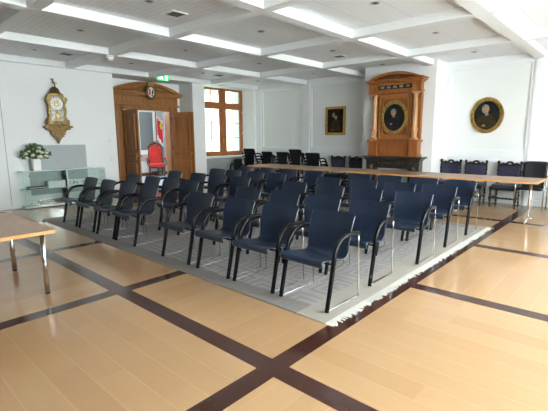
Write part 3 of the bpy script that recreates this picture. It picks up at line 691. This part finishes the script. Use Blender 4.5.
def portrait(name, x, z, rx, rz, y, label, frame, kind, tilt=0):
    t = thing(name, (x, y, z), label=label, cat='painting')
    n = 40
    if kind == 'oval':
        O = lambda a, b: ell(0, 0, a, b, n)
        MB().prism(O(rx * .80, rz * .80), 'xz', -.03, 0).build('canvas', frame, t)
        f = MB().ring(O(rx, rz), O(rx * .93, rz * .94), 'xz', -.045, 0); f.ring(O(rx * .93, rz * .94), O(rx * .80, rz * .82), 'xz', -.06, 0); f.ring(O(rx * .82, rz * .84), O(rx * .77, rz * .78), 'xz', -.042, 0)
        for k in range(60):
            a = 2 * PI * k / 60; f.ball((rx * .965 * math.cos(a), -.047, rz * .97 * math.sin(a)), .011, 6, 4)
    else:
        MB().prism(rect(-rx * .85, rx * .85, -rz * .88, rz * .88), 'xz', -.03, 0).build('canvas', frame, t)
        f = MB().ring(rect(-rx, rx, -rz, rz), rect(-rx + .045, rx - .045, -rz + .045, rz - .045), 'xz', -.05, 0); f.ring(rect(-rx + .04, rx - .04, -rz + .04, rz - .04), rect(-rx + .065, rx - .065, -rz + .065, rz - .065), 'xz', -.038, 0)
    f.build('gilt_frame', 'gold', t)
    k = min(rx, rz) / .34
    def E(nm_, cx, cz, a, b, m_, d0): MB().prism(ell(cx * k, cz * k, a * k, b * k, 20), 'xz', -.0312 - d0 * .001, -.029).build(nm_, m_, t)
    return t, E, k
t, E, k = portrait('oval_portrait', XC - .01, 1.945, .345, .40, YC - .125, 'oval portrait in gilt frame set in the oak overmantel', 'canvas_dark', 'oval')
MB().prism([(-.20, -.24), (-.17, -.06), (-.08, .03), (.06, .03), (.15, -.06), (.19, -.20), (.10, -.28), (-.10, -.28)], 'xz', -.0325, -.029).build('painted_coat', 'coat_paint', t)
E('painted_wig', -.02, .12, .068, .085, 'wig_paint', 2); E('painted_face', -.015, .105, .043, .06, 'skin_paint', 3); E('painted_collar', -.01, .03, .03, .03, 'wig_paint', 4); E('painted_hand', -.07, -.15, .03, .02, 'skin_paint', 4)
t, E, k = portrait('oval_portrait', -2.67, 1.955, .345, .40, YB, 'large oval gilt framed portrait on the white wall right of the fireplace', 'canvas_dark', 'oval')
MB().prism([(-.22, -.20), (-.18, -.05), (-.09, .02), (.06, .02), (.16, -.06), (.22, -.16), (.14, -.28), (-.10, -.29)], 'xz', -.0325, -.029).build('painted_armour', 'armour_paint', t)
E('painted_wig', -.03, .14, .075, .10, 'wig_paint', 2); E('painted_face', -.005, .125, .045, .065, 'skin_paint', 3); E('painted_collar', 0, .03, .035, .035, 'wig_paint', 4); E('painted_hand', -.05, -.22, .04, .022, 'skin_paint', 4)
t, E, k = portrait('framed_painting', -6.72, 1.955, .335, .405, YB, 'rectangular dark figure painting in gilt frame left of the fireplace', 'canvas_brown', 'rect')
MB().prism([(-.16, -.30), (-.14, -.05), (-.06, .05), (.08, .05), (.17, -.06), (.19, -.30)], 'xz', -.0325, -.029).build('painted_robe', 'armour_paint', t)
E('painted_face', .02, .10, .045, .055, 'skin_paint', 3); E('painted_hood', -.06, .17, .05, .07, 'wig_paint', 2)

# ------------------------------------------------------------------ rug
rg = thing('rug', (-4.93, 4.85, 0), label='large grey wool rug with key pattern under the rows of chairs', cat='rug')
BX(-3.15, 3.18, -2.31, 2.35, .001, .011).build('pile', 'rug', rg)
fg = MB(); rnd = random.Random(5)
for sx, ex_ in ((3.18, 1), (-3.15, -1)):
    y = -2.31
    while y < 2.35:
        l = rnd.uniform(.045, .095); dy = rnd.uniform(-.02, .02); wv = rnd.uniform(.011, .02)
        x1 = sx + ex_ * l; h = rnd.uniform(.006, .014)
        fg.add([(sx, y, .002), (sx, y + wv, .002), (sx, y + wv / 2, .013), (x1, y + dy, .002), (x1, y + wv + dy, .002), (x1, y + wv / 2 + dy, h)], [(0, 1, 2), (3, 5, 4), (0, 3, 4, 1), (1, 4, 5, 2), (0, 2, 5, 3)])
        y += .0125
f_ = fg.build('fringe', 'fringe', rg); f_['kind'] = 'stuff'

# ------------------------------------------------------------------ armchairs
def smooth_path(pts, n=6):
    P = [Vector(p) for p in pts]; out = []
    for i in range(len(P) - 1):
        p0 = P[max(i - 1, 0)]; p1 = P[i]; p2 = P[i + 1]; p3 = P[min(i + 2, len(P) - 1)]
        for k in range(n):
            t = k / n; out.append(.5 * ((2 * p1) + (p2 - p0) * t + (2 * p0 - 5 * p1 + 4 * p2 - p3) * t * t + (3 * p1 - p0 - 3 * p2 + p3) * t ** 3))
    out.append(P[-1]); return out
def make_armchair(label, shell='leather'):
    t = thing('armchair', (0, 0, .0), label=label, cat='chair')
    # bent shell: seat and backrest in one sweep
    prof = smooth_path([(0, -.022, .395), (0, -.036, .418), (0, -.015, .437), (0, .06, .432), (0, .18, .412), (0, .28, .397), (0, .335, .402), (0, .368, .445), (0, .390, .52), (0, .430, .65), (0, .482, .790)], 4)
    W = .232; nx = 10; T = .014
    vs = []; n = len(prof); nr = []
    for i, p in enumerate(prof):
        tg = (prof[min(i + 1, n - 1)] - prof[max(i - 1, 0)]).normalized(); nr.append(Vector((0, -tg.z, tg.y)))
    for side in (0, 1):
        for i, p in enumerate(prof):
            back = max(0, min(1, (p.z - .42) / .2)) if p.y > .3 else 0
            wd = W * (1.0 + .02 * max(0, (p.z - .6) / .2) - .03 * (.3 < p.y < .40))
            top = 0
            for k in range(nx + 1):
                u = -1 + 2 * k / nx
                q = p + nr[i] * (T * (.5 if side == 0 else -.5))
                # backrest hollow to the front at its edges, seat slightly dished
                dy = -.030 * back * (u * u) ; dz = (.010 * (u * u) if back == 0 and 2 < i < n - 10 else 0)
                zz = q.z + dz
                if i >= n - 2: zz -= .006 * (abs(u) ** 8) * (i - n + 3)
                vs.append((u * wd, q.y + dy, zz))
    S = n * (nx + 1); f_ = []
    for i in range(n - 1):
        for k in range(nx):
            a = i * (nx + 1) + k; f_.append((a, a + 1, a + nx + 2, a + nx + 1)); f_.append((S + a, S + a + nx + 1, S + a + nx + 2, S + a + 1))
    loop = [i * (nx + 1) + nx for i in range(n)] + [(n - 1) * (nx + 1) + k for k in range(nx - 1, -1, -1)] + [i * (nx + 1) for i in range(n - 2, -1, -1)] + [k for k in range(1, nx)]
    LN = len(loop); rv = [vs[a] for a in loop] + [vs[S + a] for a in loop]
    sh_ = MB().add(vs, f_, True).add(rv, [(a, (a + 1) % LN, LN + (a + 1) % LN, LN + a) for a in range(LN)], False).build('seat_shell', shell, t)
    for s_ in (-1, 1):
        ed = [Vector(vs[a]) * .5 + Vector(vs[S + a]) * .5 for a in [i * (nx + 1) + (nx if s_ > 0 else 0) for i in range(n)]]
        MB().tube(ed, .0085, 6).build('edge_glint_tube', 'edge_glint', t)
    for s_ in (-1, 1):
        x = s_ * .266
        pth = smooth_path([(x, 0, .004), (x, .035, .15), (x, .07, .32), (x, .094, .45), (x, .128, .545), (x, .19, .608), (x, .28, .633), (x, .40, .632), (x, .485, .622)], 4)
        nr_ = len(pth); rr = [.0195 + .003 * math.sin(PI * min(1, i / (nr_ - 1))) for i in range(nr_)]
        mb = MB().tube(pth, rr, 10); mb.build('front_leg_and_armrest', 'black_tube', t)
        rp = smooth_path([(x, .478, .615), (x * 1.0, .488, .30), (x, .497, .03), (x, .47, .012), (x, .25, .011), (x, .01, .011)], 3)
        MB().tube(rp, .0065, 8).lathe([(.009, 0), (.009, .006)], (x, .485, .001), 8).build('rear_leg_rod', 'chrome', t)
    MB().tube([(-.262, .09, .405), (.262, .09, .405)], .010, 8).build('front_crossbar', 'black_tube', t)
    return t
rows = [('front row', 2.71, [-7.28, -6.62, -5.95, -5.34, -4.10, -3.39, -2.755, -2.115]),
        ('second row', 3.50, [-7.24, -6.55, -5.95, -5.44, -4.04, -3.36, -2.76, -2.15]),
        ('third row', 4.48, [-7.26, -6.48, -5.90, -5.27, -4.01, -3.34, -2.75, -2.08]),
        ('fourth row', 5.43, [-7.05, -6.47, -5.84, -5.26, -4.00, -3.33, -2.69, -2.10]),
        ('fifth and rearmost row', 6.36, [-7.03, -6.36, -5.72, -5.02, -3.93, -3.32, -2.70, -2.105])]
lp = ['outermost left seat', 'second seat from the left', 'third seat from the left', 'aisle seat of the left block', 'aisle seat of the right block', 'second seat right of the aisle', 'third seat right of the aisle', 'outermost right seat']
A = None; rnd = random.Random(11)
for rn, y, xs in rows:
    for k, x in enumerate(xs):
        lb = 'navy leather armchair on the rug, %s, %s' % (rn, lp[k])
        if A is None: A = make_armchair(lb); A['group'] = 'audience armchairs on the rug'
        yy = y + rnd.uniform(-.02, .02) * (rn != 'front row'); rz = math.radians(rnd.uniform(-1.5, 1.5))
        if (rn[:2], k) == ('fr', 0): A.location = (x, yy, .011); A.rotation_euler.z = rz
        else: dup(A, (x, yy, .011), rz, lb)
# stacks by the corner
B = None
st = [(-9.40, 9.20, 5, 'corner beside the window'), (-8.68, 9.30, 4, 'second place from the window corner'), (-8.07, 9.30, 4, 'middle of the five stacks'), (-7.52, 9.28, 5, 'fourth place from the window corner'), (-6.95, 9.30, 4, 'end nearest the high-backed chairs')]
for si, (x, y, n, where) in enumerate(st):
    for k in range(n):
        pos = 'topmost' if k == n - 1 else ('bottom' if k == 0 else ['', 'second from bottom', 'third from bottom', 'fourth from bottom'][k])
        lb = 'black armchair, %s of the stack: %s' % (pos, where)
        loc = (x, 9.84 - .03 * k - (.03 if si else .12), .088 * k + .0 * si); rz = math.radians(180 + (rnd.uniform(-5, 5) if k == 0 or si % 2 else 3))
        if B is None: B = make_armchair(lb, 'leather_black'); B['group'] = 'stacked black armchairs along the back wall'; B.location = loc; B.rotation_euler.z = rz
        else: dup(B, loc, rz, lb)
B2 = dup(B, (-9.62, 8.85, .0), math.radians(30), 'black armchair standing alone in front of the corner stack under the window', None)

# ------------------------------------------------------------------ carved high-backed chairs
def make_high(label):
    t = thing('high_backed_chair', label=label, cat='chair', group='carved high-backed chairs along the back wall')
    W = .218
    for s_ in (-1, 1):
        p = MB(); x = s_ * W
        def turned(mb, x, y, z0, z1, n=7, r=.020):
            prof = []
            for k in range(n * 4 + 1):
                zz = z0 + (z1 - z0) * k / (n * 4); prof.append((r * (1 + .38 * math.cos(k * PI / 2)), zz))
            mb.lathe(prof, (x, y, 0), 10)
        turned(p, x, .42, 0, .90, 12); p.ball((x, .42, .93), (.032, .032, .036)); p.ball((x, .42, .60), (.03, .03, .03)); p.ball((x, .42, .76), (.03, .03, .03)); p.box(x - .026, x + .026, .395, .445, .38, .50)
        p.build('rear_post', 'carved_black', t)
        p = MB(); turned(p, x + s_ * .02, 0, 0, .40, 6, .024); p.box(x + s_ * .02 - .028, x + s_ * .02 + .028, -.028, .028, .16, .22); p.box(x + s_ * .02 - .028, x + s_ * .02 + .028, -.028, .028, .37, .43)
        p.build('front_leg', 'carved_black', t)
        p = MB(); p.tube([(x + s_ * .02, 0, .19), (x, .42, .19)], .014, 8).ball((x + s_ * .01, .21, .19), .025, 8, 6); p.build('side_stretcher', 'carved_black', t)
    p = MB(); p.tube([(-W - .02, 0, .19), (W + .02, 0, .19)], .016, 8)
    for k in (-.15, -.075, 0, .075, .15): p.ball((k, 0, .19), (.022, .026, .026), 8, 6)
    p.build('front_stretcher', 'carved_black', t)
    p = MB(); p.box(-W, W, .40, .44, .845, .89); p.ring(arc((0, .875), .085, 0, 180, 10) , arc((0, .875), .045, 0, 180, 10), 'xz', .40, .44)
    for s_ in (-1, 1): p.tube([(s_ * .085, .42, .885), (s_ * .13, .42, .912), (s_ * .19, .42, .89)], [.026, .02, .01], 8)
    p.build('crest_rail', 'carved_black', t)
    MB().box(-W + .02, W - .02, .385, .445, .52, .85).build('back_cushion', 'uphol', t, bevel=.015)
    MB().box(-W - .03, W + .03, -.03, .44, .36, .40).build('seat_frame', 'carved_black', t, bevel=.004)
    MB().box(-W - .02, W + .02, -.025, .43, .40, .475).build('seat_cushion', 'uphol', t, bevel=.02)
    return t
hc = [(-6.47, 'left pair beside the chimney breast, the one nearer the stacks'), (-5.87, 'left pair beside the chimney breast, next to the fireplace'), (-3.315, 'nearest right of the fireplace'), (-2.76, 'middle of the three right of the fireplace'), (-2.08, 'rightmost of the three right of the fireplace')]
H = None
for x, w_ in hc:
    lb = 'black carved navy chair, ' + w_
    if H is None: H = make_high(lb); H.location = (x, 9.50, 0)
    else: dup(H, (x, 9.50, 0), 0, lb)

# black leather chairs with chrome frame at the right end
def make_chrome(label):
    t = thing('conference_chair', label=label, cat='chair')
    prof = smooth_path([(0, -.02, .44), (0, .02, .455), (0, .2, .44), (0, .36, .44), (0, .40, .50), (0, .43, .62), (0, .48, .97)], 4)
    vs = []; n = len(prof); nx = 8
    for d in (0, .03):
        for p in prof:
            for k in range(nx + 1):
                u = -1 + 2 * k / nx; up = p.z > .5
                vs.append((u * .215, p.y + (d if up else 0) - .03 * u * u * up, p.z - (0 if up else d) - (.02 * abs(u) ** 6 if p.z > .93 else 0)))
    S = n * (nx + 1); f_ = []
    for i in range(n - 1):
        for k in range(nx):
            a = i * (nx + 1) + k; f_.append((a, a + 1, a + nx + 2, a + nx + 1)); f_.append((S + a, S + a + nx + 1, S + a + nx + 2, S + a + 1))
        a = i * (nx + 1); f_.append((a, a + nx + 1, S + a + nx + 1, S + a)); a += nx; f_.append((a, S + a, S + a + nx + 1, a + nx + 1))
    for k in range(nx): f_.append((k, S + k, S + k + 1, k + 1)); a = (n - 1) * (nx + 1) + k; f_.append((a, a + 1, S + a + 1, S + a))
    MB().add(vs, f_, True).build('seat_shell', 'leather_black', t)
    for s_ in (-1, 1):
        x = s_ * .25
        MB().tube([(x, 0, .004), (x, .01, .40), (x, .02, .67)], .012, 8).build('front_leg', 'chrome', t)
        MB().tube([(x, .46, .004), (x, .42, .45), (x, .47, .80)], .012, 8).build('rear_leg', 'chrome', t)
        MB().tube([(x, .02, .67), (x, .06, .685), (x, .44, .685)], .018, 8).build('armrest', 'leather_black', t)
    MB().tube([(-.25, .05, .42), (.25, .05, .42)], .01, 8).tube([(-.25, .42, .42), (.25, .42, .42)], .01, 8).build('seat_rail', 'chrome', t)
    return t
K = make_chrome('black leather chair with chrome legs behind the right end of the long table'); K.location = (-1.60, 9.45, 0)
dup(K, (-.86, 9.5, 0), 0, 'black leather chair with chrome legs at the right edge, beyond the long table')

# ------------------------------------------------------------------ long row of tables
bounds = [-8.02, -6.35, -4.50, -2.84, -1.20]
tl = ['long beech conference table, left end of the row by the stacked chairs', 'long beech conference table, second from the left in the row', 'long beech conference table in the row, in front of the fireplace', 'long beech conference table, right end of the row with free corner']
for k in range(4):
    x0, x1 = bounds[k] + .004, bounds[k + 1] - .004; cx = (x0 + x1) / 2; Lh = (x1 - x0) / 2
    t = thing('conference_table', (cx, 8.20, 0), label=tl[k], cat='table', group='row of long tables')
    BX(-Lh, Lh, -.45, .45, .712, .737).build('tabletop', 'table_top', t)
    MB().box(-Lh, Lh, -.456, -.45, .709, .738).box(-Lh, Lh, .45, .456, .709, .738).box(-Lh - .003, -Lh, -.45, .45, .709, .738).box(Lh, Lh + .003, -.45, .45, .709, .738).build('edge_band', 'table_edge', t)
    for s_ in (-1, 1):
        x = s_ * (Lh - .16)
        g_ = MB().tube([(x, .0, .05), (x, .0, .70)], .024, 12); g_.box(x - .03, x + .03, -.30, .30, .695, .712); g_.build('leg_column', 'steel', t)
        MB().tube([(x, -.27, .03), (x, -.1, .048), (x, .1, .048), (x, .27, .03)], [.018, .026, .026, .018], 10).lathe([(.022, 0), (.022, .02)], (x, -.26, 0), 10).lathe([(.022, 0), (.022, .02)], (x, .26, 0), 10).build('foot', 'steel', t)
    MB().box(-Lh + .16, Lh - .16, -.02, .02, .66, .70).build('crossbeam', 'steel', t)

# near table at the left edge
t = thing('side_table', (-4.70, .93, 0), label='small beech table with polished steel legs at the left edge', cat='table')
BX(-.68, .68, -.43, .43, .625, .652).build('tabletop', 'table_top', t)
MB().box(-.684, .684, -.434, -.43, .622, .653).box(-.684, .684, .43, .434, .622, .653).box(-.684, -.68, -.43, .43, .622, .653).box(.68, .684, -.43, .43, .622, .653).build('edge_band', 'table_edge', t)
for sx in (-.50, .53):
    for sy in (-.36, .36):
        lg = MB().tube([(sx, sy, .015), (sx, sy, .62)], .024, 16).build('leg', 'steel', t)
        MB().lathe([(.023, 0), (.023, .018)], (sx, sy, 0), 12).build('foot_cap', 'black_tube', lg)

# ------------------------------------------------------------------ red armchair and flag behind the door
rc = thing('tufted_armchair', (-13.95, 8.62, 0), math.radians(64), label='red tufted armchair with walnut frame seen through the open door', cat='chair')
f = MB()
for s_ in (-1, 1):
    f.tube([(s_ * .27, 0, 0), (s_ * .28, -.03, .15), (s_ * .27, .0, .38)], [.022, .026, .035], 8); f.tube([(s_ * .25, .50, 0), (s_ * .25, .44, .2), (s_ * .25, .46, .40), (s_ * .25, .56, 1.15)], [.022, .026, .03, .024], 8)
    f.tube([(s_ * .28, .02, .38), (s_ * .36, -.03, .52), (s_ * .34, .03, .66)], .022, 8); f.tube([(s_ * .34, .03, .66), (s_ * .33, .30, .67), (s_ * .25, .50, .70)], .02, 8); f.tube([(s_ * .27, .0, .36), (s_ * .25, .46, .36)], .03, 8)
f.tube([(-.27, 0, .36), (.27, 0, .36)], .032, 8); f.tube(smooth_path([(-.25, .56, 1.12), (-.18, .57, 1.22), (0, .575, 1.30), (.18, .57, 1.22), (.25, .56, 1.12)], 5), .028, 8)
f.ball((0, .57, 1.30), (.07, .03, .05)); f.tube([(-.2, .25, .18), (.2, .25, .18)], .016, 6); f.build('frame', 'walnut', rc)
MB().box(-.29, .29, -.04, .46, .38, .50).build('seat_cushion', 'red', rc, bevel=.04)
bk = MB().prism([(-.22, .48), (.22, .48), (.23, 1.05), (.15, 1.18), (0, 1.24), (-.15, 1.18), (-.23, 1.05)], 'xz', .42, .50); bk.build('backrest', 'red', rc, bevel=.02)
bt = MB()
for r in range(6):
    for c_ in range(4 - r % 2): bt.ball((-.165 + c_ * .11 + (r % 2) * .055, .415, .58 + r * .10), (.048, .02, .045), 8, 5)
bt.build('tufting', 'red', rc)
for s_ in (-1, 1): MB().ball((s_ * .335, .17, .70), (.055, .17, .045)).build('arm_pad', 'red', rc)
fg_ = thing('flag', (-14.30, 8.88, 0), label='white and red flag with yellow emblem on a pole behind the red armchair', cat='flag')
MB().tube([(0, 0, .02), (0, .0, 2.45)], .016, 8).lathe([(.16, 0), (.16, .02), (.03, .05)], (0, 0, 0), 14).build('pole', 'walnut', fg_)
def drape(y0, y1, z0, z1, m, nm, off):
    vs = []; n = 12
    for d_ in (0, .012):
        for i in range(2):
            for k in range(n + 1):
                u = k / n; yy = y0 + (y1 - y0) * u; vs.append((off + d_ + .05 + .035 * math.sin(yy * 60), yy, (z0 if i == 0 else z1) - .35 * u * (1 if i == 0 else .6)))
    f_ = []; N = n + 1
    for k in range(n): f_ += [(k, k + 1, N + k + 1, N + k), (2 * N + k, 3 * N + k, 3 * N + k + 1, 2 * N + k + 1), (k, 2 * N + k, 2 * N + k + 1, k + 1), (N + k, N + k + 1, 3 * N + k + 1, 3 * N + k)]
    f_ += [(0, N, 3 * N, 2 * N), (n, 2 * N + n, 3 * N + n, N + n)]
    MB().add(vs, f_, True).build(nm, m, fg_)
drape(0, .30, 1.40, 2.35, 'white_cloth', 'flag_cloth', 0)
drape(.0, .22, 1.62, 2.25, 'red_cloth', 'red_field', .018)
MB().prism([(.10, 1.86), (.17, 1.82), (.20, 1.92), (.15, 1.98), (.19, 2.06), (.13, 2.10), (.08, 1.98)], 'yz', .13, .145).build('yellow_emblem', 'yellow', fg_)

# ------------------------------------------------------------------ light
w = bpy.data.worlds.new('sky'); bpy.context.scene.world = w; w.use_nodes = True
bg = w.node_tree.nodes['Background']; bg.inputs[0].default_value = (.97, .965, 1, 1); bg.inputs[1].default_value = 15.0
def portal(loc, rot, sx, sy):
    l = bpy.data.lights.new('daylight_portal', 'AREA'); l.shape = 'RECTANGLE'; l.size = sx; l.size_y = sy; l.cycles.is_portal = True
    o = bpy.data.objects.new('daylight_portal', l); C.objects.link(o); o.location = loc; o.rotation_euler = rot
for a, b in RW: portal((XR + .28, (a + b) / 2, 1.935), (0, PI / 2, 0), 2.17, 1.4)
for a, b in FW: portal(((a + b) / 2, YF - .28, 1.935), (PI / 2, 0, 0), 1.4, 2.17)
portal((XW - .44, 8.93, 2.0), (0, -PI / 2, 0), 2.2, 1.85)

# ------------------------------------------------------------------ camera
yaw, pit, rol = .7362, .1683, -.0058
cy, sy = math.cos(yaw), math.sin(yaw); cp, sp_ = math.cos(pit), math.sin(pit)
fw = Vector((-sy * cp, cy * cp, -sp_)); rt = Vector((cy, sy, 0)); up = rt.cross(fw)
c, s = math.cos(rol), math.sin(rol); r2 = rt * c + up * s; u2 = up * c - rt * s
cam = bpy.data.cameras.new('camera'); co = bpy.data.objects.new('camera', cam); C.objects.link(co)
cam.sensor_width = 36; cam.lens = 402.65 / 548 * 36; cam.clip_end = 200
m4 = Matrix(((r2.x, u2.x, -fw.x, 0), (r2.y, u2.y, -fw.y, 0), (r2.z, u2.z, -fw.z, 1.5), (0, 0, 0, 1)))
co.matrix_world = m4
sc_ = bpy.context.scene; sc_.camera = co
sc_.view_settings.view_transform = 'Standard'; sc_.view_settings.look = 'None'; sc_.view_settings.gamma = 1; sc_.view_settings.use_curve_mapping = False
sc_.view_settings.exposure = 1.22
